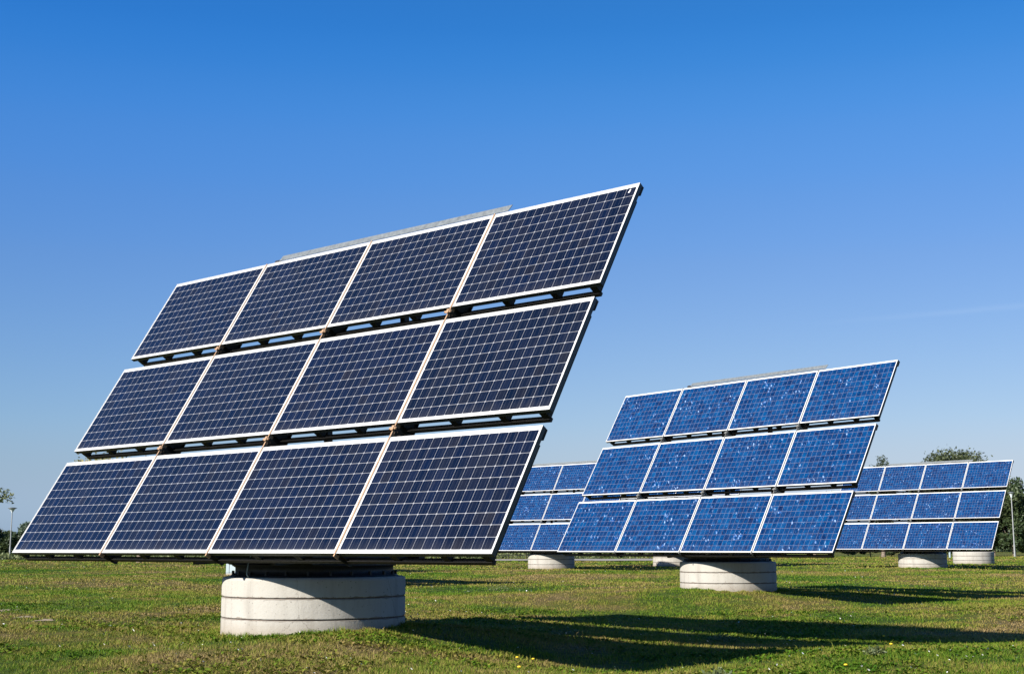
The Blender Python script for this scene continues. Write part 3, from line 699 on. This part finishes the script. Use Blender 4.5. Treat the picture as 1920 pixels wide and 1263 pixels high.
# ------------------------------------------------------------------ grass
def in_view(x, y, m=1.45):
    return np.abs(x) < (0.386 * y) * m + 0.8
def clear(x, y):
    k = np.ones(len(x), bool)
    k &= ~((y > 93) & (y < 105.5) & (np.abs(x) < 14))
    for cx, cy in PED.values(): k &= (x - cx) ** 2 + (y - cy) ** 2 > 1.10 ** 2
    for cx, cy, a, b_ in patch_xy: k &= ((x - cx) / a) ** 2 + ((y - cy) / b_) ** 2 > 0.45 + 0.6 * np.sin(19 * x) * np.sin(17 * y)
    return k
def blades(y0, y1, dens, hh, ww, seed):
    g = np.random.default_rng(seed); W = 0.386 * y1 * 1.45 + 0.8
    n = int(dens * (y1 - y0) * 2 * W); x = g.uniform(-W, W, n); y = g.uniform(y0, y1, n)
    k = in_view(x, y) & clear(x, y); x = x[k]; y = y[k]
    # uneven tufts
    tuft = np.sin(3.1 * x + 1.7 * np.sin(2.3 * y)) * np.sin(2.7 * y + 1.3 * np.sin(1.9 * x)) + 0.6 * np.sin(8.3 * x + 4 * np.sin(5 * y)) * np.sin(7.1 * y)
    k = g.uniform(-1.5, 1.6, len(x)) < tuft + 0.55; x = x[k]; y = y[k]; tuft = tuft[k]; n = len(x)
    h = hh * g.uniform(0.35, 1.0, n) * (1 + 0.35 * tuft) * np.where(g.uniform(size=n) > 0.985, 1.9, 1.0); h = np.clip(h, hh * 0.2, None)
    a = g.uniform(0, 2 * np.pi, n); w = ww * g.uniform(0.6, 1.3, n)
    lean = g.uniform(0.1, 1.0, n) * h; la = g.uniform(0, 2 * np.pi, n)
    z = height(x, y) - 0.004
    dx, dy = np.cos(a) * w / 2, np.sin(a) * w / 2
    lx, ly = np.cos(la) * lean, np.sin(la) * lean
    p0 = np.stack([x - dx, y - dy, z], 1); p1 = np.stack([x + dx, y + dy, z], 1)
    p2 = np.stack([x + dx * .7 + lx * .4, y + dy * .7 + ly * .4, z + h * .6], 1); p3 = np.stack([x - dx * .7 + lx * .4, y - dy * .7 + ly * .4, z + h * .6], 1)
    p4 = np.stack([x + lx, y + ly, z + h * .92], 1)
    V = np.stack([p0, p1, p2, p3, p4, p4], 1).reshape(-1, 3)
    i = np.arange(n) * 6
    F = np.vstack([np.stack([i, i + 1, i + 2, i + 3], 1), np.stack([i + 3, i + 2, i + 4, i + 5], 1)])
    return V, F, np.repeat(g.uniform(0, 1, n), 6)
VV = []; FF = []; AA = []; off = 0
for args in [(93, 127, 12, 0.08, 0.10, 66), (8.6, 13.5, 3200, 0.046, 0.0052, 61), (13.5, 20, 1800, 0.048, 0.0075, 62), (20, 34, 620, 0.050, 0.013, 63), (34, 62, 140, 0.055, 0.028, 64), (62, 93, 24, 0.07, 0.07, 65)]:
    v, f, a = blades(*args); a = 0.5 + (a - 0.5) * (1.0 if args[0] < 13 else 0.8 if args[0] < 20 else 0.55); VV.append(v); FF.append(f + off); AA.append(a); off += len(v)
# long grass left standing round the foot of every pedestal, and flat broad leaves among the turf
def fringe(cx, cy, n, seed):
    g = np.random.default_rng(seed); th = g.uniform(0, 2 * np.pi, n); rr = 1.088 + np.abs(g.normal(0, 0.10, n)); x = cx + rr * np.cos(th); y = cy + rr * np.sin(th)
    tu = 0.6 + 0.4 * np.sin(7 * th) * np.sin(13 * th + 1) ; h = 0.10 * g.uniform(0.3, 1, n) * tu; w = 0.006 * (1 + cy / 40)
    a = g.uniform(0, 2 * np.pi, n); z = height(x, y) - 0.005; la = g.uniform(0, 2 * np.pi, n); le = g.uniform(0.1, 0.8, n) * h
    dx, dy = np.cos(a) * w / 2, np.sin(a) * w / 2; lx, ly = np.cos(la) * le, np.sin(la) * le
    p = [np.stack(q, 1) for q in ((x - dx, y - dy, z), (x + dx, y + dy, z), (x + dx * .7 + lx * .4, y + dy * .7 + ly * .4, z + h * .6), (x - dx * .7 + lx * .4, y - dy * .7 + ly * .4, z + h * .6), (x + lx, y + ly, z + h), (x + lx, y + ly, z + h))]
    i = np.arange(n) * 6
    return np.stack(p, 1).reshape(-1, 3), np.vstack([np.stack([i, i + 1, i + 2, i + 3], 1), np.stack([i + 3, i + 2, i + 4, i + 5], 1)]), np.repeat(g.uniform(0, 0.8, n), 6)
for k, (cx, cy) in enumerate(list(PED.values()) + [ped_xy(1825, 1040, 73.7)]):
    v, f, a = fringe(cx, cy, 5000 if k < 2 else 1500, 90 + k); VV.append(v); FF.append(f + off); AA.append(a); off += len(v)
def broad(n, y0, y1, seed):
    g = np.random.default_rng(seed); y = g.uniform(y0, y1, n); x = g.uniform(-1, 1, n) * (0.42 * y + 0.8)
    k = clear(x, y) & (np.sin(1.3 * x + 2 * np.sin(.9 * y)) * np.sin(1.1 * y + 1.5) + g.normal(0, 0.35, n) > 0.25); x = x[k]; y = y[k]
    X5 = np.repeat(x, 7) ; Y5 = np.repeat(y, 7); m = len(X5); th = g.uniform(0, 2 * np.pi, m); z = height(X5, Y5) + 0.006
    l = 0.045 * g.uniform(.5, 1.2, m); w = l * 0.30; rise = l * g.uniform(.1, .9, m); c, s_ = np.cos(th), np.sin(th)
    P0 = np.stack([X5, Y5, z], 1); P1 = np.stack([X5 + c * l * .55 - s_ * w, Y5 + s_ * l * .55 + c * w, z + rise * .7], 1); P2 = np.stack([X5 + c * l, Y5 + s_ * l, z + rise * .8], 1); P3 = np.stack([X5 + c * l * .55 + s_ * w, Y5 + s_ * l * .55 - c * w, z + rise * .7], 1)
    return np.stack([P0, P1, P2, P3], 1).reshape(-1, 3), np.arange(4 * m).reshape(m, 4), np.repeat(g.uniform(-0.3, 0.5, m), 4)
v, f, a = broad(26000, 9.0, 26.0, 99); VV.append(v); FF.append(f + off); AA.append(a); off += len(v)
g_ob = link('grass', fast_mesh('grass', np.vstack(VV), np.vstack(FF), [M['grass']], attr=np.concatenate(AA)))
tag(g_ob, 'short rough lawn grass, green with brown worn patches', 'grass', kind='stuff')

# bare sandy spots in the left part of the lawn
for i, (cx, cy, a, b_) in enumerate(patch_xy):
    n = 40; ring = []
    for k in range(n):
        th = 2 * math.pi * k / n; q = 1 + 0.28 * math.sin(3 * th + i) + 0.22 * math.sin(7 * th + 2 * i) + 0.2 * math.sin(13 * th + 5 * i)
        X_, Y_ = cx + a * 0.8 * q * math.cos(th), cy + b_ * 0.8 * q * math.sin(th); ring.append((X_, Y_, float(height(X_, Y_)) + 0.006))
    V = np.array([(cx, cy, float(height(cx, cy)) + 0.012)] + ring); F = np.array([(0, 1 + k, 1 + (k + 1) % n) for k in range(n)])
    tag(link('bare_soil', fast_mesh('bare_soil', V, F, [M['sand']], smooth=True)), kind='structure')

# daisies: too many to count
g = np.random.default_rng(77)
cl = [at(px, py, 1.0 / ((py - 1024) / FPX)) for px, py in [(440, 1205), (470, 1215), (820, 1130), (800, 1115), (1710, 1208), (1860, 1225), (1790, 1225), (1700, 1215), (1580, 1090), (1480, 1085), (1300, 1065), (1180, 1068), (1000, 1085), (1560, 1130), (950, 1095), (640, 1250), (230, 1185), (1750, 1240), (900, 1120)]]
X_, Y_ = [], []
for c in cl:
    n = int(g.uniform(5, 11)); s = 0.25 + c.y * 0.02; X_ += list(g.normal(c.x, s, n)); Y_ += list(g.normal(c.y, s * 1.2, n))
n = 300; yy = 10.5 + 55 * g.uniform(0, 1, n) ** 1.3; X_ += list(g.uniform(-0.42, 0.42, n) * yy); Y_ += list(yy)
X_ = np.array(X_); Y_ = np.array(Y_); k = clear(X_, Y_); X_ = X_[k]; Y_ = Y_[k]
VV = []; FF = []; off = 0
for x, y in zip(X_, Y_):
    z = float(height(x, y)) + g.uniform(0.035, 0.075); r = g.uniform(0.005, 0.009) * (1 + y / 45)
    tl = g.normal(0, 0.35, 2) + np.array([-0.3, -0.3]); ring = [(x, y, z + 0.003)]
    for q in range(8):
        th = q * math.pi / 4; cx, cy = r * math.cos(th), r * math.sin(th); ring.append((x + cx, y + cy, z - (cx * tl[0] + cy * tl[1]) * -1 * 1.0))
    VV += ring; FF += [(off, off + 1 + q, off + 1 + (q + 1) % 8) for q in range(8)]; off += 9
tag(link('daisies', fast_mesh('daisies', np.array(VV), np.array(FF), [M['petal_white']])), 'tiny white daisies scattered through the lawn', 'flowers', kind='stuff')

# dandelions
dl = [(970, 1232, 'yellow dandelion at the sunlit edge of the big shadow, left of the pair'), (1000, 1235, 'yellow dandelion touching the big shadow edge, right of the pair'),
      (974, 1250, 'yellow dandelion alone below the pair by the shadow edge'), (1657, 1192, 'tall yellow flower standing up against the dark shadow at the right'),
      (1671, 1207, 'yellow flower low in the grass right below the tall one'), (1586, 1246, 'small yellow flower near the bottom edge at the right')]
for px, py, lb in dl:
    Y = 11.0
    for _ in range(30):
        q = at(px, py, Y); Y += (q.z - (float(height(q.x, q.y)) + 0.07)) / ((py - 1024) / FPX) * 0.7
    q = at(px, py, Y); gz = float(height(q.x, q.y)); hh = q.z - gz
    r = empty('dandelion', (q.x, q.y, gz)); tag(r, lb, 'flower', 'yellow dandelions in the lawn')
    b = MB(); b.tube((0, 0, 0), (0.003, 0.0, hh), 0.0022, n=6); b.build('stem', [M['grass']], r)
    b = MB(); b.lathe([(0.002, hh - 0.004), (0.014, hh + 0.002), (0.017, hh + 0.008), (0.011, hh + 0.012), (0, hh + 0.013)], 12)
    for k in range(10):
        a = k * 0.628; b.bar((0, 0, hh + 0.004), (0.017 * math.cos(a), 0.017 * math.sin(a), hh + 0.004), 0.006, 0.003)
    b.build('flower_head', [M['petal_yellow']], r)

# leafy weeds
def weed(px, py, h, w, lb, seed):
    g = np.random.default_rng(seed); Y = 0.98 / ((py - 1024) / FPX); c = at(px, py, Y); gz = float(height(c.x, c.y)); n = 260
    r = g.uniform(0, 1, n) ** .6 * w; th = g.uniform(0, 6.28, n); P = np.stack([r * np.cos(th), r * np.sin(th), g.uniform(0.0, 1, n) * h * (1 - 0.6 * r / w) + 0.01], 1)
    a = g.normal(size=(n, 3)); a[:, 2] = np.abs(a[:, 2]) * .8; a /= np.linalg.norm(a, axis=1)[:, None]; b_ = np.cross(a, g.normal(size=(n, 3))); b_ /= np.linalg.norm(b_, axis=1)[:, None]
    s = 0.022 * g.uniform(0.6, 1.4, n)[:, None]; V = np.stack([P, P + a * s + b_ * s * .4, P + 2 * a * s, P + a * s - b_ * s * .4], 1).reshape(-1, 3)
    o = link('weed', fast_mesh('weed', V, np.arange(4 * n).reshape(n, 4), [M['leaf_mid']], attr=np.repeat(g.uniform(0, 1, n), 4))); o.location = (c.x, c.y, gz)
    tag(o, lb, 'weed', 'leafy weeds in the lawn')
weed(772, 1160, 0.16, 0.22, 'leafy weed at the right foot of the nearest pedestal, in its shade', 1)
weed(1345, 1243, 0.10, 0.13, 'bright leafy weed at the lower edge of the big shadow, right of centre', 2)
weed(1062, 1152, 0.13, 0.25, 'tuft of weeds at the upper left corner of the big shadow', 3)
weed(1355, 1156, 0.12, 0.22, 'tuft of weeds on the upper edge of the big shadow below the middle tracker', 4)
weed(935, 1093, 0.2, 0.3, 'pale leafy weed beside the thin shadow in front of the small blue tracker', 5)
weed(1640, 1206, 0.07, 0.10, 'small green weed by the tall yellow flower', 6)
